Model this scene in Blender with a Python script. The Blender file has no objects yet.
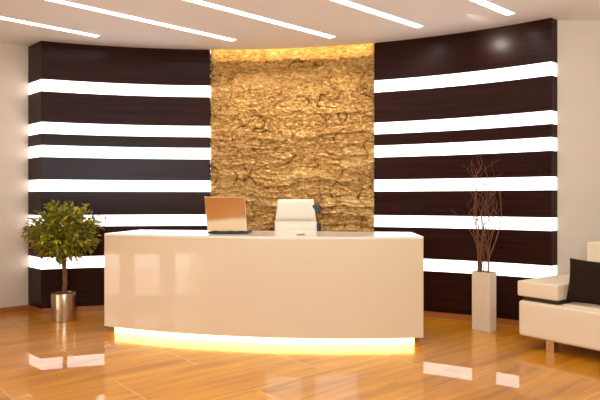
import bpy, bmesh, math, random
from mathutils import Vector, Matrix, noise

random.seed(7)
COL = bpy.context.scene.collection
R2D = math.pi / 180.0

# ------------------------------------------------------------------ helpers
def lin(c):
    c /= 255.0
    return c / 12.92 if c <= 0.04045 else ((c + 0.055) / 1.055) ** 2.4

def rgb(r, g, b):
    return (lin(r), lin(g), lin(b), 1.0)

def link(o, parent=None):
    COL.objects.link(o)
    if parent:
        o.parent = parent
    return o

def build(name, bm, mat, parent=None, smooth=False, loc=None, rotz=0.0, bevel=0.0, segs=2, angle=30):
    bmesh.ops.recalc_face_normals(bm, faces=bm.faces)
    me = bpy.data.meshes.new(name)
    bm.to_mesh(me)
    bm.free()
    me.materials.append(mat)
    if smooth:
        for p in me.polygons:
            p.use_smooth = True
    o = link(bpy.data.objects.new(name, me), parent)
    if loc is not None:
        o.location = loc
    o.rotation_euler.z = rotz
    if bevel > 0:
        m = o.modifiers.new('bevel', 'BEVEL')
        m.width = bevel
        m.segments = segs
        m.limit_method = 'ANGLE'
        m.angle_limit = angle * R2D
        if smooth:
            m.harden_normals = False
    return o

def empty(name, loc, rotz=0.0):
    o = bpy.data.objects.new(name, None)
    o.location = loc
    o.rotation_euler.z = rotz
    o.empty_display_size = 0.1
    return link(o)

def tag(o, label, cat, group=None):
    o['label'] = label
    o['category'] = cat
    if group:
        o['group'] = group
    return o

def structure(o):
    o['kind'] = 'structure'
    return o

def add_box(bm, x0, x1, y0, y1, z0, z1, M=None):
    vs = [bm.verts.new((x, y, z)) for z in (z0, z1) for x, y in ((x0, y0), (x1, y0), (x1, y1), (x0, y1))]
    for f in ((0, 1, 2, 3), (4, 5, 6, 7), (0, 1, 5, 4), (1, 2, 6, 5), (2, 3, 7, 6), (3, 0, 4, 7)):
        bm.faces.new([vs[i] for i in f])
    if M is not None:
        bmesh.ops.transform(bm, matrix=M, verts=vs)
    return vs

def box_bm(*a, M=None):
    bm = bmesh.new()
    add_box(bm, *a, M=M)
    return bm

def add_prism(bm, pts, z0, z1):
    lo = [bm.verts.new((x, y, z0)) for x, y in pts]
    hi = [bm.verts.new((x, y, z1)) for x, y in pts]
    bm.faces.new(lo)
    bm.faces.new(hi)
    n = len(pts)
    for i in range(n):
        j = (i + 1) % n
        bm.faces.new((lo[i], lo[j], hi[j], hi[i]))

def prism_bm(pts, z0, z1):
    bm = bmesh.new()
    add_prism(bm, pts, z0, z1)
    return bm

def add_tube(bm, pts, radii, n=8, caps=True):
    pts = [Vector(p) for p in pts]
    rings = []
    up = Vector((0.31, 0.17, 0.93)).normalized()
    for i, p in enumerate(pts):
        t = (pts[min(i + 1, len(pts) - 1)] - pts[max(i - 1, 0)])
        t.normalize()
        a = t.cross(up)
        if a.length < 1e-3:
            a = t.cross(Vector((1, 0, 0)))
        a.normalize()
        b = t.cross(a)
        r = radii[i] if isinstance(radii, (list, tuple)) else radii
        rings.append([bm.verts.new(p + a * (r * math.cos(2 * math.pi * k / n)) + b * (r * math.sin(2 * math.pi * k / n))) for k in range(n)])
    for i in range(len(rings) - 1):
        for k in range(n):
            l = (k + 1) % n
            bm.faces.new((rings[i][k], rings[i][l], rings[i + 1][l], rings[i + 1][k]))
    if caps:
        bm.faces.new(rings[0])
        bm.faces.new(rings[-1])

def add_lathe(bm, prof, n=48, c=(0, 0)):
    rings = []
    for r, z in prof:
        if r < 1e-6:
            rings.append([bm.verts.new((c[0], c[1], z))])
        else:
            rings.append([bm.verts.new((c[0] + r * math.cos(2 * math.pi * k / n), c[1] + r * math.sin(2 * math.pi * k / n), z)) for k in range(n)])
    for i in range(len(rings) - 1):
        A, B = rings[i], rings[i + 1]
        for k in range(n):
            l = (k + 1) % n
            if len(A) == 1 and len(B) > 1:
                bm.faces.new((A[0], B[l], B[k]))
            elif len(B) == 1 and len(A) > 1:
                bm.faces.new((A[k], A[l], B[0]))
            elif len(A) > 1:
                bm.faces.new((A[k], A[l], B[l], B[k]))

def pillow_bm(w, h, t, n=16, pinch=0.06):
    """soft cushion standing in the xz plane, centred, thickness along y"""
    bm = bmesh.new()
    grid = {}
    for s in (-1, 1):
        for i in range(n + 1):
            for j in range(n + 1):
                u = i / n * 2 - 1
                v = j / n * 2 - 1
                edge = (1 - u ** 4) * (1 - v ** 4)
                y = s * t / 2 * max(edge, 0) ** 0.45
                k = 1 - pinch * (1 - abs(v) ** 2) * abs(u) ** 3
                l = 1 - pinch * (1 - abs(u) ** 2) * abs(v) ** 3
                key = (s, i, j)
                if s == 1 and (i in (0, n) or j in (0, n)):
                    grid[key] = grid[(-1, i, j)]
                else:
                    grid[key] = bm.verts.new((u * w / 2 * k, y, v * h / 2 * l))
    for s in (-1, 1):
        for i in range(n):
            for j in range(n):
                q = [grid[(s, i, j)], grid[(s, i + 1, j)], grid[(s, i + 1, j + 1)], grid[(s, i, j + 1)]]
                bm.faces.new(q)
    return bm

# ------------------------------------------------------------------ materials
def new_mat(name):
    m = bpy.data.materials.new(name)
    m.use_nodes = True
    nt = m.node_tree
    bs = nt.nodes['Principled BSDF']
    return m, nt, bs

def plain(name, col, rough=0.5, metal=0.0, noise_amt=0.04, noise_scale=6.0, coat=0.0, spec=0.5, bump=0.0, bump_scale=200.0):
    m, nt, bs = new_mat(name)
    tc = nt.nodes.new('ShaderNodeTexCoord')
    nz = nt.nodes.new('ShaderNodeTexNoise')
    nz.inputs['Scale'].default_value = noise_scale
    nz.inputs['Detail'].default_value = 3
    nt.links.new(tc.outputs['Object'], nz.inputs['Vector'])
    hs = nt.nodes.new('ShaderNodeMix')
    hs.data_type = 'RGBA'
    hs.inputs['A'].default_value = tuple(c * (1 - noise_amt) for c in col[:3]) + (1,)
    hs.inputs['B'].default_value = tuple(min(1, c * (1 + noise_amt)) for c in col[:3]) + (1,)
    nt.links.new(nz.outputs['Fac'], hs.inputs['Factor'])
    nt.links.new(hs.outputs['Result'], bs.inputs['Base Color'])
    bs.inputs['Roughness'].default_value = rough
    bs.inputs['Metallic'].default_value = metal
    bs.inputs['Coat Weight'].default_value = coat
    bs.inputs['Coat Roughness'].default_value = 0.01
    bs.inputs['Specular IOR Level'].default_value = spec
    if bump > 0:
        n2 = nt.nodes.new('ShaderNodeTexNoise')
        n2.inputs['Scale'].default_value = bump_scale
        nt.links.new(tc.outputs['Object'], n2.inputs['Vector'])
        b = nt.nodes.new('ShaderNodeBump')
        b.inputs['Strength'].default_value = bump
        b.inputs['Distance'].default_value = 0.004
        nt.links.new(n2.outputs['Fac'], b.inputs['Height'])
        nt.links.new(b.outputs['Normal'], bs.inputs['Normal'])
    return m

def emit(name, col, strength):
    m, nt, bs = new_mat(name)
    bs.inputs['Base Color'].default_value = (0.8, 0.8, 0.8, 1)
    bs.inputs['Roughness'].default_value = 0.4
    bs.inputs['Emission Color'].default_value = col
    bs.inputs['Emission Strength'].default_value = strength
    return m

def floor_material():
    m, nt, bs = new_mat('glossy_wood_tile')
    N, L = nt.nodes, nt.links
    tc = N.new('ShaderNodeTexCoord')
    mp = N.new('ShaderNodeMapping')
    mp.vector_type = 'POINT'
    mp.inputs['Rotation'].default_value = (0, 0, -40 * R2D)
    mp.inputs['Location'].default_value = (0.37, -0.18, 0)
    L.new(tc.outputs['Object'], mp.inputs['Vector'])
    br = N.new('ShaderNodeTexBrick')
    br.offset = 0.5
    br.inputs['Scale'].default_value = 1.0
    br.inputs['Brick Width'].default_value = 1.5
    br.inputs['Row Height'].default_value = 0.875
    br.inputs['Mortar Size'].default_value = 0.006
    br.inputs['Mortar Smooth'].default_value = 0.3
    br.inputs['Color1'].default_value = (0.35, 0.35, 0.35, 1)
    br.inputs['Color2'].default_value = (0.65, 0.65, 0.65, 1)
    br.inputs['Mortar'].default_value = (0.5, 0.5, 0.5, 1)
    L.new(mp.outputs['Vector'], br.inputs['Vector'])
    # stretched grain, shifted from tile to tile
    sc = N.new('ShaderNodeMapping')
    sc.inputs['Scale'].default_value = (0.55, 5.5, 1)
    L.new(mp.outputs['Vector'], sc.inputs['Vector'])
    addv = N.new('ShaderNodeVectorMath')
    addv.operation = 'ADD'
    mul = N.new('ShaderNodeVectorMath')
    mul.operation = 'SCALE'
    mul.inputs['Scale'].default_value = 9.0
    L.new(br.outputs['Color'], mul.inputs[0])
    L.new(sc.outputs['Vector'], addv.inputs[0])
    L.new(mul.outputs['Vector'], addv.inputs[1])
    g1 = N.new('ShaderNodeTexNoise')
    g1.inputs['Scale'].default_value = 1.6
    g1.inputs['Detail'].default_value = 6
    g1.inputs['Roughness'].default_value = 0.55
    g1.inputs['Distortion'].default_value = 0.6
    L.new(addv.outputs['Vector'], g1.inputs['Vector'])
    ramp = N.new('ShaderNodeValToRGB')
    e = ramp.color_ramp.elements
    e[0].position = 0.28
    e[0].color = FLOOR_DARK
    e[1].position = 0.75
    e[1].color = FLOOR_LIGHT
    mid = ramp.color_ramp.elements.new(0.5)
    mid.color = FLOOR_MID
    L.new(g1.outputs['Fac'], ramp.inputs['Fac'])
    mx = N.new('ShaderNodeMix')
    mx.data_type = 'RGBA'
    mx.inputs['B'].default_value = rgb(232, 180, 120)
    mf = N.new('ShaderNodeMath')
    mf.operation = 'MULTIPLY'
    mf.inputs[1].default_value = 0.8
    L.new(br.outputs['Fac'], mf.inputs[0])
    L.new(mf.outputs[0], mx.inputs['Factor'])
    L.new(ramp.outputs['Color'], mx.inputs['A'])
    L.new(mx.outputs['Result'], bs.inputs['Base Color'])
    bs.inputs['Roughness'].default_value = 0.35
    bs.inputs['Specular IOR Level'].default_value = 0.35
    bs.inputs['Coat Weight'].default_value = 0.7
    bs.inputs['Coat Roughness'].default_value = 0.012
    bs.inputs['Coat IOR'].default_value = 1.42
    return m

def dark_wood_material():
    m, nt, bs = new_mat('dark_wenge_veneer')
    N, L = nt.nodes, nt.links
    tc = N.new('ShaderNodeTexCoord')
    sc = N.new('ShaderNodeMapping')
    sc.inputs['Scale'].default_value = (0.8, 0.8, 22)
    L.new(tc.outputs['Object'], sc.inputs['Vector'])
    nz = N.new('ShaderNodeTexNoise')
    nz.inputs['Scale'].default_value = 1.5
    nz.inputs['Detail'].default_value = 5
    L.new(sc.outputs['Vector'], nz.inputs['Vector'])
    ramp = N.new('ShaderNodeValToRGB')
    e = ramp.color_ramp.elements
    e[0].position = 0.3
    e[0].color = rgb(36, 14, 10)
    e[1].position = 0.75
    e[1].color = rgb(56, 25, 17)
    L.new(nz.outputs['Fac'], ramp.inputs['Fac'])
    L.new(ramp.outputs['Color'], bs.inputs['Base Color'])
    bs.inputs['Roughness'].default_value = 0.25
    bs.inputs['Specular IOR Level'].default_value = 0.11
    return m

def gold_material():
    m, nt, bs = new_mat('gold_leaf_on_rough_stone')
    N, L = nt.nodes, nt.links
    tc = N.new('ShaderNodeTexCoord')
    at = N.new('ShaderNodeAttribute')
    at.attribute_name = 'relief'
    nz = N.new('ShaderNodeTexNoise')
    nz.inputs['Scale'].default_value = 16
    nz.inputs['Detail'].default_value = 7
    nz.inputs['Roughness'].default_value = 0.7
    nz.inputs['Distortion'].default_value = 0.2
    sq = N.new('ShaderNodeMapping')
    sq.inputs['Scale'].default_value = (1, 1, 2.2)
    L.new(tc.outputs['Object'], sq.inputs['Vector'])
    L.new(sq.outputs['Vector'], nz.inputs['Vector'])
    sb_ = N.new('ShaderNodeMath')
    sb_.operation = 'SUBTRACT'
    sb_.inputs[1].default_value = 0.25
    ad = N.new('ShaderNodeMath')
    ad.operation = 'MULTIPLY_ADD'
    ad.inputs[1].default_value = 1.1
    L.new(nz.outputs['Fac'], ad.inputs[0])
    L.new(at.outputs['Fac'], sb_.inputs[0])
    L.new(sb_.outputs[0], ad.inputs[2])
    ramp = N.new('ShaderNodeValToRGB')  # crevice shade painted into the colour: low relief dark brown, high relief pale
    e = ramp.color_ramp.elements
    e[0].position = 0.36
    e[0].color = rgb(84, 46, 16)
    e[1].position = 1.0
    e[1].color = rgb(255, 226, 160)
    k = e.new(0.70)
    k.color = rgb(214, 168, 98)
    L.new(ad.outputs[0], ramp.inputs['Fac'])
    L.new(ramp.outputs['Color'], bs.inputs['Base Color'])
    bs.inputs['Metallic'].default_value = 0.7
    bs.inputs['Roughness'].default_value = 0.25
    st = N.new('ShaderNodeMapping')
    st.inputs['Scale'].default_value = (1, 1, 2.6)
    L.new(tc.outputs['Object'], st.inputs['Vector'])
    prev = None
    for scale, dist, strength in ((12, 0.03, 0.9), (30, 0.02, 1.0)):
        n2 = N.new('ShaderNodeTexNoise')
        n2.noise_type = 'FBM'
        n2.inputs['Scale'].default_value = scale
        n2.inputs['Detail'].default_value = 5
        n2.inputs['Roughness'].default_value = 0.62
        n2.inputs['Distortion'].default_value = 0.35
        L.new(st.outputs['Vector'], n2.inputs['Vector'])
        b = N.new('ShaderNodeBump')
        b.inputs['Strength'].default_value = strength
        b.inputs['Distance'].default_value = dist
        L.new(n2.outputs['Fac'], b.inputs['Height'])
        if prev:
            L.new(prev.outputs['Normal'], b.inputs['Normal'])
        prev = b
    L.new(prev.outputs['Normal'], bs.inputs['Normal'])
    return m

def leaf_material():
    m, nt, bs = new_mat('ficus_leaf')
    N, L = nt.nodes, nt.links
    at = N.new('ShaderNodeAttribute')
    at.attribute_name = 'tint'
    ramp = N.new('ShaderNodeValToRGB')
    e = ramp.color_ramp.elements
    e[0].color = rgb(70, 74, 16)
    e[1].color = rgb(240, 220, 70)
    k = e.new(0.55)
    k.color = rgb(160, 154, 38)
    L.new(at.outputs['Fac'], ramp.inputs['Fac'])
    L.new(ramp.outputs['Color'], bs.inputs['Base Color'])
    bs.inputs['Roughness'].default_value = 0.42
    return m

def glass_material():
    m, nt, bs = new_mat('thin_window_glass')
    N, L = nt.nodes, nt.links
    out = N['Material Output']
    tr = N.new('ShaderNodeBsdfTransparent')
    gl = N.new('ShaderNodeBsdfGlossy')
    gl.inputs['Roughness'].default_value = 0.01
    fr = N.new('ShaderNodeFresnel')
    mix = N.new('ShaderNodeMixShader')
    L.new(fr.outputs[0], mix.inputs[0])
    L.new(tr.outputs[0], mix.inputs[1])
    L.new(gl.outputs[0], mix.inputs[2])
    L.new(mix.outputs[0], out.inputs['Surface'])
    return m

FLOOR_DARK = rgb(166, 97, 12)
FLOOR_MID = rgb(208, 133, 16)
FLOOR_LIGHT = rgb(228, 157, 32)

M_WALL = plain('warm_plaster', rgb(226, 209, 192), 0.75, noise_amt=0.015, noise_scale=2)
M_CEIL = plain('ceiling_paint', rgb(240, 232, 228), 0.8, noise_amt=0.01, noise_scale=2)
M_FLOOR = floor_material()
M_SKIRT = plain('oak_skirting', rgb(176, 106, 50), 0.3, noise_amt=0.15, noise_scale=12)
M_DARK = dark_wood_material()
M_BAND = emit('white_light_band', (1.0, 0.975, 0.965, 1), 2.4)
M_STRIP = emit('ceiling_led_diffuser', (1.0, 0.96, 0.91, 1), 9.5)
M_COVE = emit('yellow_cove_led', (1.0, 0.86, 0.48, 1), 11.0)
M_GLOW = emit('yellow_plinth_led', (1.0, 0.80, 0.28, 1), 5.5)
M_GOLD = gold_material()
M_DESK = plain('cream_gloss_lacquer', rgb(233, 210, 178), 0.3, noise_amt=0.01, noise_scale=2, coat=1.0)
M_DESKTOP = plain('white_gloss_top', rgb(250, 238, 222), 0.3, noise_amt=0.01, noise_scale=2, coat=0.6)
M_PLINTH = plain('plinth_board', rgb(240, 225, 190), 0.6)
M_SILVER = plain('brushed_aluminium', rgb(228, 206, 176), 0.17, metal=0.95, noise_amt=0.03, noise_scale=30)
M_STEEL = plain('polished_steel', rgb(200, 178, 150), 0.24, metal=1.0, noise_amt=0.03, noise_scale=20)
M_BLACK = plain('black_plastic', rgb(24, 20, 18), 0.35)
M_SCREEN = plain('laptop_screen', rgb(14, 14, 18), 0.1)
M_CHAIR = plain('white_leather', rgb(240, 226, 206), 0.45, noise_amt=0.02, bump=0.1, bump_scale=160)
M_SOFA = plain('cream_leather', rgb(240, 218, 190), 0.42, noise_amt=0.03, bump=0.12, bump_scale=120)
M_CUSHION = plain('dark_brown_fabric', rgb(40, 25, 17), 0.9, spec=0.15, noise_amt=0.2, noise_scale=40, bump=0.3, bump_scale=250)
M_VASE = plain('pale_ribbed_ceramic', rgb(236, 214, 188), 0.45, noise_amt=0.03)
M_TWIG = plain('brown_willow_bark', rgb(116, 70, 36), 0.55, noise_amt=0.35, noise_scale=14)
M_BARK = plain('ficus_bark', rgb(122, 86, 56), 0.75, noise_amt=0.3, noise_scale=30, bump=0.6, bump_scale=60)
M_SOIL = plain('potting_soil', rgb(46, 30, 20), 0.95, noise_amt=0.4, noise_scale=50, bump=0.8, bump_scale=60)
M_LEAF = leaf_material()
M_GLASS = glass_material()
M_GREY = plain('grey_plastic', rgb(120, 112, 104), 0.4)

# ------------------------------------------------------------------ the room's axes and shell
EYE = 1.46
K = 0.953                         # the wall stands on a recessed skirting, nearer than its lower edge suggests
CEIL = EYE + 2.14 * K
SK = EYE * (1 - K)
A = Vector((0.766, 0.643))        # floor boards and ceiling lights run this way
B = Vector((0.643, -0.766))       # at right angles to it
def ab(a, b):
    p = A * a + B * b
    return (p.x, p.y)

PC = Vector((-1.0933, 1.9471)) * K    # centre of the curved feature wall
PR = 6.3466 * K
TL, TR = -22.07, 39.58
GL, GR = -1.75, 19.35
FL = (-3.79 * K, 8.13 * K)                # far ends of the two flanks
FR = (3.06 * K, 6.93 * K)
def arc(r, t):
    return (PC.x + r * math.sin(t * R2D), PC.y + r * math.cos(t * R2D))
def arcs(r, t0, t1, n):
    return [arc(r, t0 + (t1 - t0) * i / n) for i in range(n + 1)]

BL = -8.66 * K                        # left wall line (b)
AW = 7.35 * K                         # far right wall line (a)
AWIN = 0.75                       # the wall with the low windows (a)
BJ = -4.23                         # its end (b)
AR, BR = -3.6, 3.2                # wall behind, wall to the side
ALC = 6.945 * K                        # short wall facing the room, beside the feature wall
xa = (AW - ALC * A.y) / A.x       # where the short wall meets the far right wall
CORNER = (xa, ALC)

room = [ab(AWIN, BL), ab(AW + 0.6, BL), ab(AW, BL + 0.4), CORNER, ab(AW, BR), ab(AR, BR), ab(AR, BJ), ab(AWIN, BJ)]
floor = structure(build('floor', prism_bm([ab(AR - .2, BL - .3), ab(AW + .8, BL - .3), ab(AW + .8, BR + .2), ab(AR - .2, BR + .2)], -0.1, 0.0), M_FLOOR))

# ceiling slab with a slot open in front of the gold wall
co = [ab(AWIN - .1, BL - .1), (FL[0] - .1, FL[1] + .1)]
co += arcs(PR + 0.11, TL + 2, GL, 16)
co += arcs(PR + 0.004, GL, GR, 24)
co += arcs(PR + 0.11, GR, TR - 1, 16)
co += [(FR[0] + .02, FR[1] + .12), (CORNER[0] + .1, CORNER[1] + .1), ab(AW + .1, BR + .1), ab(AR - .1, BR + .1), ab(AR - .1, BJ - .1), ab(AWIN - .1, BJ - .1)]
structure(build('ceiling', prism_bm(co, CEIL, CEIL + 0.14), M_CEIL))
slot = arcs(PR - 0.1, GL - 1, GR + 1, 20) + arcs(PR + 0.3, GR + 1, GL - 1, 20)
structure(build('trim_1', prism_bm(slot, CEIL + 0.141, CEIL + 0.18), M_CEIL))

def wall_box(name, p, q, z0=0.0, z1=CEIL + .1, t=0.1, side=1, mat=M_WALL):
    p, q = Vector(p), Vector(q)
    d = (q - p).normalized()
    n = Vector((-d.y, d.x)) * side * t
    return structure(build(name, prism_bm([tuple(p), tuple(q), tuple(q + n), tuple(p + n)], z0, z1), mat))

wall_box('wall_left', ab(AWIN - .1, BL), (FL[0] + A.x * .05, FL[1] + A.y * .05), side=1)
wall_box('wall_alcove', (FR[0] + .002, ALC), (CORNER[0] + .1, ALC), side=1)
wall_box('wall_right', CORNER, ab(AW, BR), side=1)
wall_box('wall_side', ab(AW, BR), ab(AR, BR), side=1)
wall_box('wall_rear', ab(AR, BR), ab(AR, BJ), side=1)
wall_box('wall_return', ab(AR, BJ), ab(AWIN - .1, BJ), side=1)

# the wall with three low windows
WIN = [(-7.12, -6.50), (-6.23, -5.62), (-5.34, -4.71)]
WZ0, WZ1 = 0.11, 0.74
bm = bmesh.new()
def ab_prism(bm, a0, a1, b0, b1, z0, z1):
    add_prism(bm, [ab(a0, b0), ab(a1, b0), ab(a1, b1), ab(a0, b1)], z0, z1)
edges = [BL - .1] + [v for w in WIN for v in w] + [BJ + .0]
ab_prism(bm, AWIN - .1, AWIN, BL - .1, BJ, WZ1, CEIL + .1)
ab_prism(bm, AWIN - .1, AWIN, BL - .1, BJ, 0, WZ0)
for i in range(0, len(edges), 2):
    ab_prism(bm, AWIN - .1, AWIN, edges[i], edges[i + 1], WZ0, WZ1)
structure(build('wall_window', bm, M_WALL))
for i, (b0, b1) in enumerate(WIN):
    bm = bmesh.new()
    for q in ((b0, b0 + .03, WZ0, WZ1), (b1 - .03, b1, WZ0, WZ1), (b0, b1, WZ0, WZ0 + .03), (b0, b1, WZ1 - .03, WZ1)):
        ab_prism(bm, AWIN - .07, AWIN - .01, *q)
    w = structure(build('window_%d' % (i + 1), bm, M_DESKTOP))
    bm = bmesh.new()
    ab_prism(bm, AWIN - .045, AWIN - .04, b0 + .03, b1 - .03, WZ0 + .03, WZ1 - .03)
    build('pane', bm, M_GLASS, w)

bm = bmesh.new()
ab_prism(bm, AWIN, (Vector(FL).dot(A)), BL, BL + .015, 0, SK)
structure(build('baseboard_left', bm, M_SKIRT))
n1 = (Vector(FL) - Vector(arc(PR, TL))).normalized() * .02
sk = [FL] + arcs(PR + .006, TL + .1, TR - .1, 60) + [(FR[0] + .01, FR[1] + .02)] + arcs(PR + .12, TR - 2, TL + 4, 30)
structure(build('baseboard_back', prism_bm(sk, 0, SK - .0005), M_SKIRT))

# ------------------------------------------------------------------ feature wall: dark boards and light bands
BANDS = [(EYE + (p - EYE) * K, EYE + (q - EYE) * K) for p, q in [(3.087, 2.924), (2.512, 2.355), (2.200, 2.040), (1.736, 1.577), (1.253, 1.096), (0.686, 0.527)]]
ORD = ['topmost', 'second from the top', 'third from the top', 'fourth from the top', 'fifth from the top', 'sixth from the top', 'lowest']
def flank(side, inset, zlo, zhi):
    r = PR + inset
    if side == 'left':
        d = Vector(FL) - Vector(arc(PR, TL))
        n = Vector((d.y, -d.x)).normalized() * inset
        pts = [(FL[0] + n.x * 1.0, FL[1] + n.y * 1.0)] + arcs(r, TL + inset * 8, GL, 90) + arcs(PR + .13, GL, TL + 4, 14)
    else:
        d = Vector(FR) - Vector(arc(PR, TR))
        n = Vector((-d.y, d.x)).normalized() * inset
        pts = arcs(r, GR, TR - inset * 8, 90) + [(FR[0] + n.x, FR[1] + n.y)] + arcs(PR + .13, TR - 1.5, GR, 14)
    return prism_bm(pts, zlo, zhi)
lims = [CEIL - .0015] + [z for b in BANDS for z in b] + [SK]
for side in ('left', 'right'):
    where = 'beside the tree' if side == 'left' else 'beside the sofa'
    sname = 'plant side' if side == 'left' else 'sofa side'
    for i in range(7):
        o = build('wood_panel', flank(side, 0.0, lims[2 * i + 1], lims[2 * i]), M_DARK)
        lab = 'dark brown wood board on the %s of the gold wall, %s' % (sname, ORD[i])
        tag(o, lab, 'wall panel', 'dark boards of the feature wall')
        o['kind'] = 'thing'
    for i in range(6):
        o = build('light_band', flank(side, 0.012, lims[2 * i + 2] + .0005, lims[2 * i + 1] - .0005), M_BAND)
        lab = 'white light band on the %s of the gold wall, %s' % (sname, ['topmost', 'second from the top', 'third from the top', 'fourth from the top', 'fifth from the top', 'lowest'][i])
        tag(o, lab, 'light', 'white light bands of the feature wall')

# ------------------------------------------------------------------ gold relief wall
def fbm(x, y, z, oct=4, rough=0.55):
    s = 0.0
    a = 1.0
    t = 0.0
    f = 1.0
    for _ in range(oct):
        s += a * noise.noise((x * f, y * f, z * f))
        t += a
        a *= rough
        f *= 2.03
    return s / t
def ridge(x, y, z):
    return 1.0 - abs(noise.noise((x, y, z))) * 2.0
def relief(s, z):
    wx = fbm(s * 1.6, z * 2.2, 3.1, 3)
    low = min(1.0, max(0.35, 1.35 - z * 0.36))                  # the strata are bolder towards the floor
    Z = z + 0.075 * noise.noise((s * 1.7, z * 2.4, 1.0)) + 0.035 * noise.noise((s * 5.5, z * 6.0, 6.0)) + 0.012 * noise.noise((s * 15, z * 15, 7.0))
    led = 0.0
    for f, o, a in ((6.5, 0.0, 0.62), (11.5, 9.3, 0.38)):
        u = Z * f + 0.9 * noise.noise((o, z * 1.8, 3.0)) + o
        row = math.floor(u)
        fr = u - row                                            # 0 under the lip of a stratum, 1 at its top
        p = (1 - fr) ** 0.8 if fr > 0.1 else fr / 0.1
        amp = min(1.0, max(0.0, 0.35 + 1.3 * noise.noise((s * 1.25 + row * 3.3, row * 7.7, o))))
        led += a * p * amp
    S = s + 0.12 * wx
    c3 = max(0.0, 1 - abs(noise.noise((S * 3.4, z * 4.2, 41.0))) / 0.03)     # a few cracks that loop around stones
    crumple = abs(fbm(S * 9, z * 15, 5.0, 5, 0.72)) * 1.8
    big = noise.noise((s * 2.2, z * 3.4, 51.0))
    return 0.26 + 0.62 * led * low + 0.36 * crumple + 0.12 * big - 0.20 * c3
NS, NZ = 300, 560
bm = bmesh.new()
lay = bm.verts.layers.float.new('relief')
gw = (GR - GL) * R2D * PR
rows = []
for j in range(NZ + 1):
    z = (CEIL + .135) * j / NZ
    row = []
    for i in range(NS + 1):
        s = gw * i / NS
        h = relief(s, z)
        top = min(1.0, max(0.0, (CEIL - .118 + 0.02 * noise.noise((s * 4, 0, 0)) - z) / 0.03))
        dep = (0.125 - 0.15 * h) * top + (0.105 - 0.03 * h) * (1 - top)
        edge = 0.0
        if i == 0:
            edge = -0.02 * max(0, noise.noise((0.3, z * 7, 5))) - 0.01 * noise.noise((0.3, z * 19, 5))
            dep += 0.03
        t = GL + (s + edge) / PR / R2D
        x, y = arc(PR + dep, t)
        v = bm.verts.new((x, y, z))
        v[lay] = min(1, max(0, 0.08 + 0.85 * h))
        row.append(v)
    rows.append(row)
for j in range(NZ):
    for i in range(NS):
        bm.faces.new((rows[j][i], rows[j][i + 1], rows[j + 1][i + 1], rows[j + 1][i]))
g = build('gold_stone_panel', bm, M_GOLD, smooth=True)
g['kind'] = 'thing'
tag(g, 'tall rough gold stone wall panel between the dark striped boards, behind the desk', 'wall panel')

c = build('cove_light', prism_bm(arcs(PR + .010, GL + .3, GR - .3, 24) + arcs(PR + .028, GR - .3, GL + .3, 24), CEIL + .05, CEIL + .075), M_COVE)
tag(c, 'yellow strip light hidden in the ceiling slot above the gold wall', 'light')

# ------------------------------------------------------------------ ceiling strip lights
STRIPS = [(-7.52, 2.87, 0.9), (-6.54, 4.34, 0.9), (-5.585, 5.25, 0.9), (-4.556, 5.757, -1.2), (-3.577, 6.17, -2.2)]
NAMES = ['ceiling strip light nearest to the pale wall behind the tree',
         'ceiling strip light second from the tree, ending by the gold wall corner',
         'ceiling strip light pointing at the gold wall, third from the tree',
         'ceiling strip light fourth from the tree, next to the one nearest the sofa',
         'ceiling strip light farthest from the tree, nearest to the sofa']
for (b, a1, a0), nm in zip([(p * K, q * K, r * K) for p, q, r in STRIPS], NAMES):
    w = 0.049
    ln = a1 - a0
    t = empty('ceiling_light', ab(a1, b) + (CEIL,), math.atan2(math.cos(48.1 * R2D), math.sin(48.1 * R2D)))
    tag(t, 'long white ' + nm, 'light', 'strip lights in the ceiling')
    bm = bmesh.new()
    for x0, x1, y0, y1 in ((-ln, 0, -w - .006, -w), (-ln, 0, w, w + .006), (0, .006, -w - .006, w + .006), (-ln - .006, -ln, -w - .006, w + .006)):
        add_box(bm, x0, x1, y0, y1, -.006, .02)
    build('frame', bm, M_CEIL, t)
    build('diffuser', box_bm(-ln, 0, -w, w, -.004, .015), M_STRIP, t)

# ------------------------------------------------------------------ reception desk
DC = Vector((0.4655, 11.795))
DR = 6.0157
D0, D1 = -25.67, 7.35
def darc(r, t):
    return (DC.x + r * math.sin(t * R2D), DC.y - r * math.cos(t * R2D))
def darcs(r, t0, t1, n=150):
    return [darc(r, t0 + (t1 - t0) * i / n) for i in range(n + 1)]
fl, frt = Vector(darc(DR, D0)), Vector(darc(DR, D1))
bl, brt = Vector((-1.97, 7.17)), Vector((1.27, 6.645))
BASE = ((fl + frt + bl + brt) / 4)
desk = empty('reception_desk', (BASE.x, BASE.y, 0))
tag(desk, 'long curved cream glossy reception desk with yellow light under its front', 'desk')
def dpart(name, bm, mat, bevel=0.004):
    bm.transform(Matrix.Translation((-BASE.x, -BASE.y, 0)))
    return build(name, bm, mat, desk, bevel=bevel, angle=40)
ZB, ZT = 0.082, 1.095
T = 0.04
s_l = (bl - fl)
s_r = (brt - frt)
dpart('worktop', prism_bm(darcs(DR, D0, D1) + [tuple(brt), tuple(bl)], ZT - .03, ZT), M_DESKTOP)
dpart('front_panel', prism_bm(darcs(DR, D0, D1) + darcs(DR - T, D1, D0), ZB, ZT - .031), M_DESK)
def side_panel(p, d, sgn):
    d1 = d.normalized()
    n = Vector((d1.y, -d1.x)) * sgn * T
    q0 = p + d1 * (T + .005)
    q1 = p + d
    return prism_bm([tuple(q0), tuple(q1), tuple(q1 + n), tuple(q0 + n)], ZB, ZT - .031)
dpart('side_panel', side_panel(fl, s_l, 1), M_DESK)
dpart('side_panel', side_panel(frt, s_r, -1), M_DESK)
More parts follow.
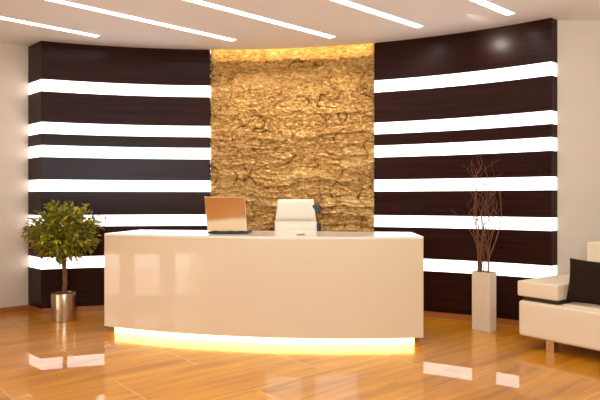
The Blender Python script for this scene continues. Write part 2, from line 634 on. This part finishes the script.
# recessed plinth with its light strip
rb = 0.10
q = darcs(DR - rb, D0 + 0.55, D1 - 0.6)
dpart('plinth', prism_bm([(x, y) for x, y in darcs(DR - rb - .012, D0 + 0.55, D1 - 0.6)] + [tuple(frt + s_r * .8 + Vector((-.12, 0))), tuple(fl + s_l * .8 + Vector((.12, 0)))], 0, ZB), M_PLINTH, bevel=0)
dpart('light_strip', prism_bm(q + darcs(DR - rb - .011, D1 - 0.6, D0 + 0.55), 0.001, ZB - .002), M_GLOW, bevel=0)
dpart('bottom_panel', prism_bm(darcs(DR - T - .002, D0 + .5, D1 - .5) + [tuple(frt + s_r * .97 + Vector((-.05, 0))), tuple(fl + s_l * .97 + Vector((.05, 0)))], ZB + .001, ZB + .02), M_DESKTOP, bevel=0)

# ------------------------------------------------------------------ laptop (its back turned to the camera)
def Lmat(rx):
    return Matrix.Rotation(rx, 4, 'X')
lap = empty('laptop', (-0.772, 6.245, ZT), -3 * R2D)
tag(lap, 'silver laptop standing open on the desk with its back to the room', 'laptop')
bw, bd = 0.435, 0.31
build('base', box_bm(-bw / 2, bw / 2, 0.0, bd, 0.004, 0.026), M_BLACK, lap, bevel=.004)
build('keyboard', box_bm(-bw / 2 + .03, bw / 2 - .03, 0.06, bd - .11, 0.0262, 0.029), M_SCREEN, lap)
build('touchpad', box_bm(-.05, .05, bd - .095, bd - .025, 0.0262, 0.0272), M_GREY, lap)
for x in (-bw / 2 + .05, bw / 2 - .05):
    for y in (.04, bd - .04):
        bm = bmesh.new()
        add_lathe(bm, [(0, 0), (.01, 0), (.01, .005), (0, .005)], 12, (x, y))
        build('foot', bm, M_BLACK, lap)
for x in (-.14, .03, .14):
    bm = bmesh.new()
    add_tube(bm, [(x - .03, .008, .030), (x + .03, .008, .030)], .009, 10)
    build('hinge', bm, M_BLACK, lap)
M = Matrix.Translation((0, .006, .034)) @ Matrix.Rotation(13.5 * R2D, 4, 'X') @ Matrix.Rotation(0 * R2D, 4, 'Y')
lid = bmesh.new()
tw = 0.012
vs = add_box(lid, -bw / 2 - .004, bw / 2 - .012, -.006, .006, 0, .375)
bmesh.ops.transform(lid, matrix=M, verts=lid.verts[:])
for v in lid.verts:
    if v.co.z > .2:
        v.co.x += -.014 if v.co.x < 0 else -.012
lo = build('lid', lid, M_SILVER, lap, bevel=.004)
build('screen', box_bm(-bw / 2 + .012, bw / 2 - .03, .0062, .0072, .02, .358, M=M), M_SCREEN, lo)

# ------------------------------------------------------------------ small grey pen on the desk
pen = bmesh.new()
add_tube(pen, [(-.045, 0, .006), (.03, .0, .006), (.045, 0, .006)], [.006, .006, .002], 10)
o = build('pen', pen, M_GREY, loc=(0.01, 6.08, ZT), rotz=12 * R2D)
tag(o, 'small grey pen lying on the desk top before the white chair', 'pen')

# ------------------------------------------------------------------ white office chair behind the desk
CH = (-0.06, 7.2)
ch = empty('office_chair', (CH[0], CH[1], 0), -2 * R2D)
tag(ch, 'white high backed office chair behind the reception desk, seen over its top', 'chair')
def slab(w0, w1, z0, z1, t, y0, lean, bow=0.03, n=10):
    """padded back section, w0 wide below and w1 above, leaning back by lean per metre"""
    bm = bmesh.new()
    F, K = [], []
    for j in range(n + 1):
        v = j / n
        z = z0 + (z1 - z0) * v
        w = w0 + (w1 - w0) * v
        f, k = [], []
        for i in range(n + 1):
            u = i / n * 2 - 1
            e = max(0, (1 - u ** 6) * (1 - (2 * v - 1) ** 8)) ** .5
            yc = y0 + lean * (z - 1.0) - bow * u * u
            f.append(bm.verts.new((u * w / 2, yc - t / 2 * (.45 + .55 * e), z)))
            k.append(bm.verts.new((u * w / 2, yc + t / 2 * (.45 + .55 * e), z)))
        F.append(f)
        K.append(k)
    for j in range(n):
        for i in range(n):
            bm.faces.new((F[j][i], F[j][i + 1], F[j + 1][i + 1], F[j + 1][i]))
            bm.faces.new((K[j][i], K[j + 1][i], K[j + 1][i + 1], K[j][i + 1]))
    for j in range(n):
        bm.faces.new((F[j][0], F[j + 1][0], K[j + 1][0], K[j][0]))
        bm.faces.new((F[j][n], K[j][n], K[j + 1][n], F[j + 1][n]))
    for i in range(n):
        bm.faces.new((F[0][i], K[0][i], K[0][i + 1], F[0][i + 1]))
        bm.faces.new((F[n][i], F[n][i + 1], K[n][i + 1], K[n][i]))
    return bm
build('headrest', slab(.515, .45, 1.196, 1.468, .07, .18, .12), M_CHAIR, ch, smooth=True, bevel=.006)
build('backrest', slab(.56, .525, .50, 1.194, .075, .18, .12), M_CHAIR, ch, smooth=True, bevel=.006)
st = bmesh.new()
add_box(st, -.25, .25, -.30, .20, .43, .53)
build('seat', st, M_CHAIR, ch, bevel=.03, segs=3)
for s in (-1, 1):
    bm = bmesh.new()
    add_tube(bm, [(s * .30, -.12, .48), (s * .31, -.12, .70), (s * .31, -.05, .73), (s * .31, .16, .72)], .018, 8)
    add_tube(bm, [(s * .2, -.12, .45), (s * .30, -.12, .48)], .018, 8)
    a = build('armrest', bm, M_BLACK, ch)
bm = bmesh.new()
add_tube(bm, [(.20, .215, 1.09), (.265, .20, 1.10), (.28, .19, 1.16), (.275, .19, 1.24), (.20, .235, 1.25)], .008, 8)
bk = build('back_bracket', bm, M_BLACK, ch)
for z in (1.345, 1.115):
    bm = bmesh.new()
    add_box(bm, .20, .318, .175, .215, z - .058, z + .058)
    build('bracket_pad', bm, M_BLACK, bk, bevel=.018, segs=3)
bm = bmesh.new()
add_lathe(bm, [(0, .10), (.045, .10), (.045, .13), (.03, .14), (.03, .43), (0, .43)], 20)
build('pedestal', bm, M_STEEL, ch)
for k in range(5):
    t = 2 * math.pi * k / 5
    bm = bmesh.new()
    add_tube(bm, [(.03 * math.cos(t), .03 * math.sin(t), .115), (.27 * math.cos(t), .27 * math.sin(t), .075)], [.024, .016], 8)
    lg = build('leg', bm, M_STEEL, ch)
    bm = bmesh.new()
    add_tube(bm, [(.27 * math.cos(t) - .012 * math.sin(t), .27 * math.sin(t) + .012 * math.cos(t), .03), (.27 * math.cos(t) + .012 * math.sin(t), .27 * math.sin(t) - .012 * math.cos(t), .03)], .03, 14)
    add_tube(bm, [(.27 * math.cos(t), .27 * math.sin(t), .03), (.27 * math.cos(t), .27 * math.sin(t), .08)], .008, 8)
    build('caster', bm, M_BLACK, lg)

# ------------------------------------------------------------------ potted tree
tree = empty('potted_tree', (-2.865, 7.08, 0))
tag(tree, 'small round crowned tree with braided trunk in a steel pot left of the desk', 'plant')
bm = bmesh.new()
add_lathe(bm, [(0, 0), (.138, 0), (.144, .006), (.147, .33), (.145, .335), (.138, .335), (.136, .30), (0, .30)], 64)
build('pot', bm, M_STEEL, tree, smooth=True).modifiers.new('edge', 'EDGE_SPLIT').split_angle = 35 * R2D
bm = bmesh.new()
add_lathe(bm, [(0, .318), (.08, .316), (.134, .31), (.134, .301), (0, .301)], 40)
build('soil', bm, M_SOIL, tree, smooth=True)
bm = bmesh.new()
for k in range(3):
    pts, rad = [], []
    for i in range(40):
        v = i / 39
        z = .30 + v * .62
        t = 2 * math.pi * (k / 3 + v * 1.6)
        r = .014 + (.05 * max(0, v - .75) * 4 * .5)
        pts.append((r * math.cos(t) + .01 * math.sin(v * 5), r * math.sin(t), z))
        rad.append(.016 - .004 * v)
    add_tube(bm, pts, rad, 8)
build('trunk', bm, M_BARK, tree, smooth=True)
bm = bmesh.new()
for k in range(16):
    t = 2.4 * k
    el = .2 + .9 * ((k * .618) % 1)
    d = Vector((math.cos(t) * math.cos(el), math.sin(t) * math.cos(el), math.sin(el)))
    p0 = Vector((.03 * math.cos(t), .03 * math.sin(t), .86 + .05 * (k % 3)))
    e = Vector((0, 0, 1.08)) + Vector((d.x * .34, d.y * .34, d.z * .24))
    mid = (p0 + e) / 2 + Vector((random.uniform(-.03, .03), random.uniform(-.03, .03), .02))
    add_tube(bm, [p0, mid, e], [.009, .006, .003], 6)
build('branch', bm, M_BARK, tree, smooth=True)
# foliage: leaves in small sprays
bm = bmesh.new()
tint = bm.verts.layers.float.new('tint')
def leaf(bm, p, d, up, ln, wd, tn):
    d = d.normalized()
    s = d.cross(up)
    if s.length < 1e-3:
        s = d.cross(Vector((1, 0, 0)))
    s.normalize()
    n = s.cross(d)
    P = [p, p + d * ln * .3 + s * wd * .5 + n * .1 * wd, p + d * ln * .68 + s * wd * .38 + n * .05 * wd, p + d * ln - n * .12 * ln,
         p + d * ln * .68 - s * wd * .38 + n * .05 * wd, p + d * ln * .3 - s * wd * .5 + n * .1 * wd, p + d * ln * .5 - n * .12 * wd]
    V = [bm.verts.new(q) for q in P]
    for v in V:
        v[tint] = tn
    for a, b in ((0, 1), (1, 2), (2, 3), (3, 4), (4, 5), (5, 0)):
        bm.faces.new((V[a], V[b], V[6]))
rnd = random.Random(11)
CZ = 1.075
for k in range(520):
    zc = rnd.uniform(-1, 1)
    t = rnd.uniform(0, 2 * math.pi)
    rr = math.sqrt(1 - zc * zc)
    rad = rnd.uniform(.2, 1.0) ** .6
    hz = .315 if zc > 0 else .30
    lump = 1 + .14 * noise.noise((math.cos(t) * 1.7, math.sin(t) * 1.7, zc * 2.2)) * 2
    c = Vector((.385 * rr * math.cos(t) * rad * lump, .385 * rr * math.sin(t) * rad * lump, CZ + hz * zc * rad * lump - .01))
    out = (c - Vector((0, 0, CZ - .12))).normalized()
    out = (out + Vector((rnd.uniform(-.5, .5), rnd.uniform(-.5, .5), rnd.uniform(-.5, .25)))).normalized()
    for q in range(8):
        d = (out + Vector((rnd.uniform(-.9, .9), rnd.uniform(-.9, .9), rnd.uniform(-.8, .45)))).normalized()
        p = c + out * (.016 * (q - 3)) + Vector((rnd.uniform(-.02, .02), rnd.uniform(-.02, .02), rnd.uniform(-.02, .02)))
        tn = min(1, max(0, rnd.gauss(.45, .26)))
        leaf(bm, p, d, Vector((rnd.uniform(-.4, .4), rnd.uniform(-.4, .4), 1)), rnd.uniform(.05, .072), rnd.uniform(.028, .038), tn)
# a few stray sprays that stick out
for t, el, ln in ((-.1, .33, .56), (.25, .15, .47), (3.2, .25, .44), (3.0, -.1, .43), (-.3, -.15, .44), (3.4, .45, .42), (2.9, .38, .45)):
    d0 = Vector((math.cos(t) * math.cos(el), math.sin(t) * math.cos(el) * .4, math.sin(el)))
    for q in range(12):
        p = Vector((0, 0, CZ - .02)) + d0 * (ln - .012 * q)
        d = (d0 + Vector((rnd.uniform(-.8, .8), rnd.uniform(-.8, .8), rnd.uniform(-.7, .4)))).normalized()
        leaf(bm, p, d, Vector((0, 0, 1)), rnd.uniform(.05, .07), .026, min(1, max(0, rnd.gauss(.4, .2))))
build('foliage', bm, M_LEAF, tree)

# ------------------------------------------------------------------ vase with twigs
VZ = .655
va = math.atan2(-.11, .20)
vx, vy = 2.065, 6.565
vase = empty('floor_vase', (vx, vy, 0), 0)
tag(vase, 'tall square pale ribbed floor vase with thin twigs between desk and sofa', 'vase')
corners = [Vector((0.016, -.165)), Vector((.135, -.035)), Vector((.005, .15)), Vector((-.122, .03))]
def ring(k, rib):   # ribbed outline
    pts = []
    for i in range(4):
        p, q = corners[i] * k, corners[(i + 1) % 4] * k
        d = (q - p)
        n = Vector((d.y, -d.x)).normalized()
        m = 13
        for j in range(m):
            for f, o in ((.08, 0), (.3, rib), (.7, rib), (.92, 0)):
                pts.append(p + d * ((j + f) / m) - n * (rib - o) * 1.0)
    return pts
bm = bmesh.new()
prof = [(.985, 0), (1.0, .008), (1.0, VZ - .012), (1.0, VZ - .011), (1.0, VZ), (.88, VZ), (.88, VZ - .10)]
rings_ = []
for i, (k, z) in enumerate(prof):
    rib = .007 if i < 3 else 0.0
    rings_.append([bm.verts.new((p.x, p.y, z)) for p in ring(k, rib)])
n = len(rings_[0])
for i in range(len(rings_) - 1):
    for k in range(n):
        l = (k + 1) % n
        bm.faces.new((rings_[i][k], rings_[i][l], rings_[i + 1][l], rings_[i + 1][k]))
bm.faces.new(rings_[0])
bm.faces.new(rings_[-1])
build('body', bm, M_VASE, vase)

rt = random.Random(5)
def twig(pts, r0, label, group=None, curl=0.0, side=0):
    """pts: control points in vase coordinates; smooth path with curls and a few side shoots"""
    P = [Vector(p) for p in pts]
    path = []
    ph = rt.uniform(0, 6.28)
    N = 46
    for i in range(N + 1):
        u = i / N * (len(P) - 1)
        k = min(int(u), len(P) - 2)
        f = u - k
        p0, p1, p2, p3 = P[max(k - 1, 0)], P[k], P[k + 1], P[min(k + 2, len(P) - 1)]
        q = .5 * ((2 * p1) + (p2 - p0) * f + (2 * p0 - 5 * p1 + 4 * p2 - p3) * f * f + (3 * p1 - p0 - 3 * p2 + p3) * f ** 3)
        v = i / N
        amp = curl * v
        q = q + Vector((math.sin(v * 17 + ph) * amp, math.cos(v * 14 + ph) * amp, 0))
        path.append(q)
    bm = bmesh.new()
    add_tube(bm, path, [r0 * (1 - .72 * i / N) for i in range(N + 1)], 6)
    for s in range(side):
        k = rt.randint(int(N * .45), int(N * .85))
        b = path[k]
        sg = rt.choice((-1, 1))
        sp = [b]
        L = rt.uniform(.14, .3)
        for i in range(1, 9):
            w = i / 8
            sp.append(b + Vector((sg * (.06 + .03 * math.sin(w * 6)) * math.sin(w * 2.6), .03 * math.sin(w * 5 + s), L * w)))
        add_tube(bm, sp, [r0 * .45 * (1 - .6 * i / 8) for i in range(9)], 5)
    o = build('twig', bm, M_TWIG, smooth=True, loc=(vx, vy, 0))
    tag(o, label, 'twig', group)
    return o
z0 = VZ - .09
twig([(-.05, -.04, z0), (-.07, -.04, .78), (-.10, -.03, 1.0), (-.21, -.0, 1.19), (-.36, .02, 1.36)], .006, 'thin straight twig in the vase leaning far out towards the desk', None, .0)
twig([(.05, .0, z0), (.06, -.01, .80), (.14, .0, 1.00), (.20, .0, 1.26), (.19, .0, 1.50), (.13, .0, 1.66)], .0085, 'brown twig in the vase bowing far out towards the sofa', None, .008)
G = 'upright curly twigs in the floor vase'
for k in range(19):
    a0 = rt.uniform(0, 6.28)
    bx, by = .055 * math.cos(a0), .055 * math.sin(a0)
    sx = (k / 18 - .5) * 2
    top = rt.uniform(1.25, 1.95)
    mx = sx * .12 + rt.uniform(-.03, .03)
    pts = [(bx, by, z0), (bx * .9 + mx * .2, by, .85), (mx * .9, by * .8, 1.1), (mx * 1.3 + rt.uniform(-.06, .06), rt.uniform(-.05, .05), 1.1 + (top - 1.1) * .4),
           (mx * .8 + rt.uniform(-.08, .08), rt.uniform(-.06, .06), 1.1 + (top - 1.1) * .75), (mx * 1.3 + rt.uniform(-.07, .07), rt.uniform(-.06, .06), top)]
    twig(pts, rt.uniform(.0045, .0072), 'brown curly twig standing upright in the middle of the vase', G, rt.uniform(.012, .024), 2)

# ------------------------------------------------------------------ sofa
SO = Vector((2.165, 5.79))                  # front corner at the arm end
sdir = Vector((.60, -.80)).normalized()     # along the seat
ddir = Vector((-sdir.y, sdir.x))            # towards the back (away from the room)
sofa = empty('sofa', (SO.x, SO.y, 0), math.atan2(sdir.y, sdir.x))
tag(sofa, 'cream leather sofa with low block arm and small feet beside the vase', 'sofa')
SL, SD = 2.2, 1.0
sb = bmesh.new()
add_box(sb, 0, SL, 0, SD, .118, .468)
build('base', sb, M_SOFA, sofa, bevel=.03, segs=4)
build('armrest', box_bm(-.005, .42, -.01, SD, .512, .662), M_SOFA, sofa, bevel=.018, segs=3)
build('arm_support', box_bm(.03, .39, .05, SD - .03, .455, .515), M_BLACK, sofa, bevel=.005)
build('armrest', box_bm(SL - .42, SL + .005, -.01, SD, .512, .662), M_SOFA, sofa, bevel=.018, segs=3)
build('arm_support', box_bm(SL - .39, SL - .03, .05, SD - .03, .455, .515), M_BLACK, sofa, bevel=.005)
build('seat_cushion', box_bm(.425, SL - .425, .06, SD - .24, .455, .482), M_SOFA, sofa, bevel=.018, segs=4)
bk = bmesh.new()
add_box(bk, .30, SL - .30, SD - .25, SD - .03, .50, 1.03)
build('backrest', bk, M_SOFA, sofa, bevel=.02, segs=3)
for x in (.30, SL - .30):
    for y in (.10, SD - .12):
        build('leg', box_bm(x - .04, x + .04, y - .04, y + .04, 0, .12), M_SILVER, sofa, bevel=.003)

cu = pillow_bm(.44, .42, .13)
cm = build('cushion', cu, M_CUSHION, smooth=True)
cpos = SO + sdir * .63 + ddir * .24
cm.location = (cpos.x, cpos.y, .482 + .207)
cm.rotation_euler = (-14 * R2D, 4 * R2D, math.atan2(sdir.y, sdir.x) + 25 * R2D)
tag(cm, 'dark brown square cushion standing on the cream sofa seat by its arm', 'cushion')

# ------------------------------------------------------------------ light
def area(name, loc, target, w, h, power, col):
    l = bpy.data.lights.new(name, 'AREA')
    l.shape = 'RECTANGLE'
    l.size, l.size_y = w, h
    l.energy = power
    l.color = col
    o = link(bpy.data.objects.new(name, l))
    o.location = loc
    d = Vector(target) - Vector(loc)
    o.rotation_euler = d.to_track_quat('-Z', 'Y').to_euler()
    return o
area('added_fill', (1.7, 0.3, 3.4), (0.5, 4.2, 0.4), 2.0, 2.0, 44, (0.95, 1.0, 0.88))  # added overhead fill without a fixture, brightens desk and floor
area('added_fill', (3.2, 2.6, 3.4), (1.6, 5.6, 0.3), 1.2, 1.2, 30, (0.95, 1.0, 0.86))  # second added fill, out of view towards the sofa
pl = bpy.data.lights.new('added_point_fill', 'POINT')  # unseen fill added behind the camera to lift walls and ceiling
pl.energy = 15
pl.shadow_soft_size = 0.5
pl.color = (0.88, 0.97, 1.0)
link(bpy.data.objects.new('added_point_fill', pl)).location = (0.3, -0.6, 2.5)

area('added_up_fill', (-1.3, 1.0, 2.2), (-1.2, 3.0, 3.5), 1.2, 1.2, 72, (0.74, 0.94, 1.0))  # this and the next two: added upward fills, no fixture, brighten the ceiling
area('added_up_fill', (4.3, 3.6, 2.4), (1.2, 6.0, 3.5), 1.2, 1.2, 9, (0.82, 0.96, 1.0))
area('added_up_fill', (0.5, 0.3, 2.3), (0.7, 2.6, 3.5), 1.6, 1.0, 76, (0.74, 0.94, 1.0))

for t in (2.5, 8.8, 15.1):  # unseen spots added to rake the gold relief for contrast
    l = bpy.data.lights.new('added_rake_spot', 'SPOT')
    l.energy = 42
    l.color = (1.0, 0.93, 0.78)
    l.spot_size = 100 * R2D
    l.spot_blend = 1.0
    l.shadow_soft_size = 0.0
    o = link(bpy.data.objects.new('added_rake_spot', l))
    p = arc(PR - .46, t)
    q = arc(PR + .05, t)
    o.location = (p[0], p[1], CEIL - .03)
    o.rotation_euler = (Vector((q[0], q[1], 1.75)) - o.location).to_track_quat('-Z', 'Y').to_euler()

l = bpy.data.lights.new('added_glint_spot', 'SPOT')  # added spot, only makes the soft highlight on the top sofa-side board
l.energy = 15
l.color = (1.0, 0.92, 0.84)
l.spot_size = 60 * R2D
l.spot_blend = 1.0
l.shadow_soft_size = 0.03
o = link(bpy.data.objects.new('added_glint_spot', l))
o.location = (1.81, 6.38, CEIL - .03)
o.rotation_euler = (Vector((2.34, 6.83, 3.30)) - o.location).to_track_quat('-Z', 'Y').to_euler()

w = bpy.data.worlds.new('sky')
bpy.context.scene.world = w
w.use_nodes = True
w.node_tree.nodes['Background'].inputs['Color'].default_value = (1.0, 0.95, 0.88, 1)
w.node_tree.nodes['Background'].inputs['Strength'].default_value = 4.0

# ------------------------------------------------------------------ camera
cam = bpy.data.cameras.new('camera')
cam.sensor_width = 36
cam.lens = 583 * 36 / 600
co_ = link(bpy.data.objects.new('camera', cam))
co_.location = (0, 0, EYE)
co_.rotation_euler = (90 * R2D, 0, 0)
cam.clip_start = 0.05
sc = bpy.context.scene
sc.camera = co_
sc.view_settings.view_transform = 'Standard'
sc.view_settings.look = 'None'
sc.view_settings.exposure = 0.0
sc.view_settings.gamma = 1.0
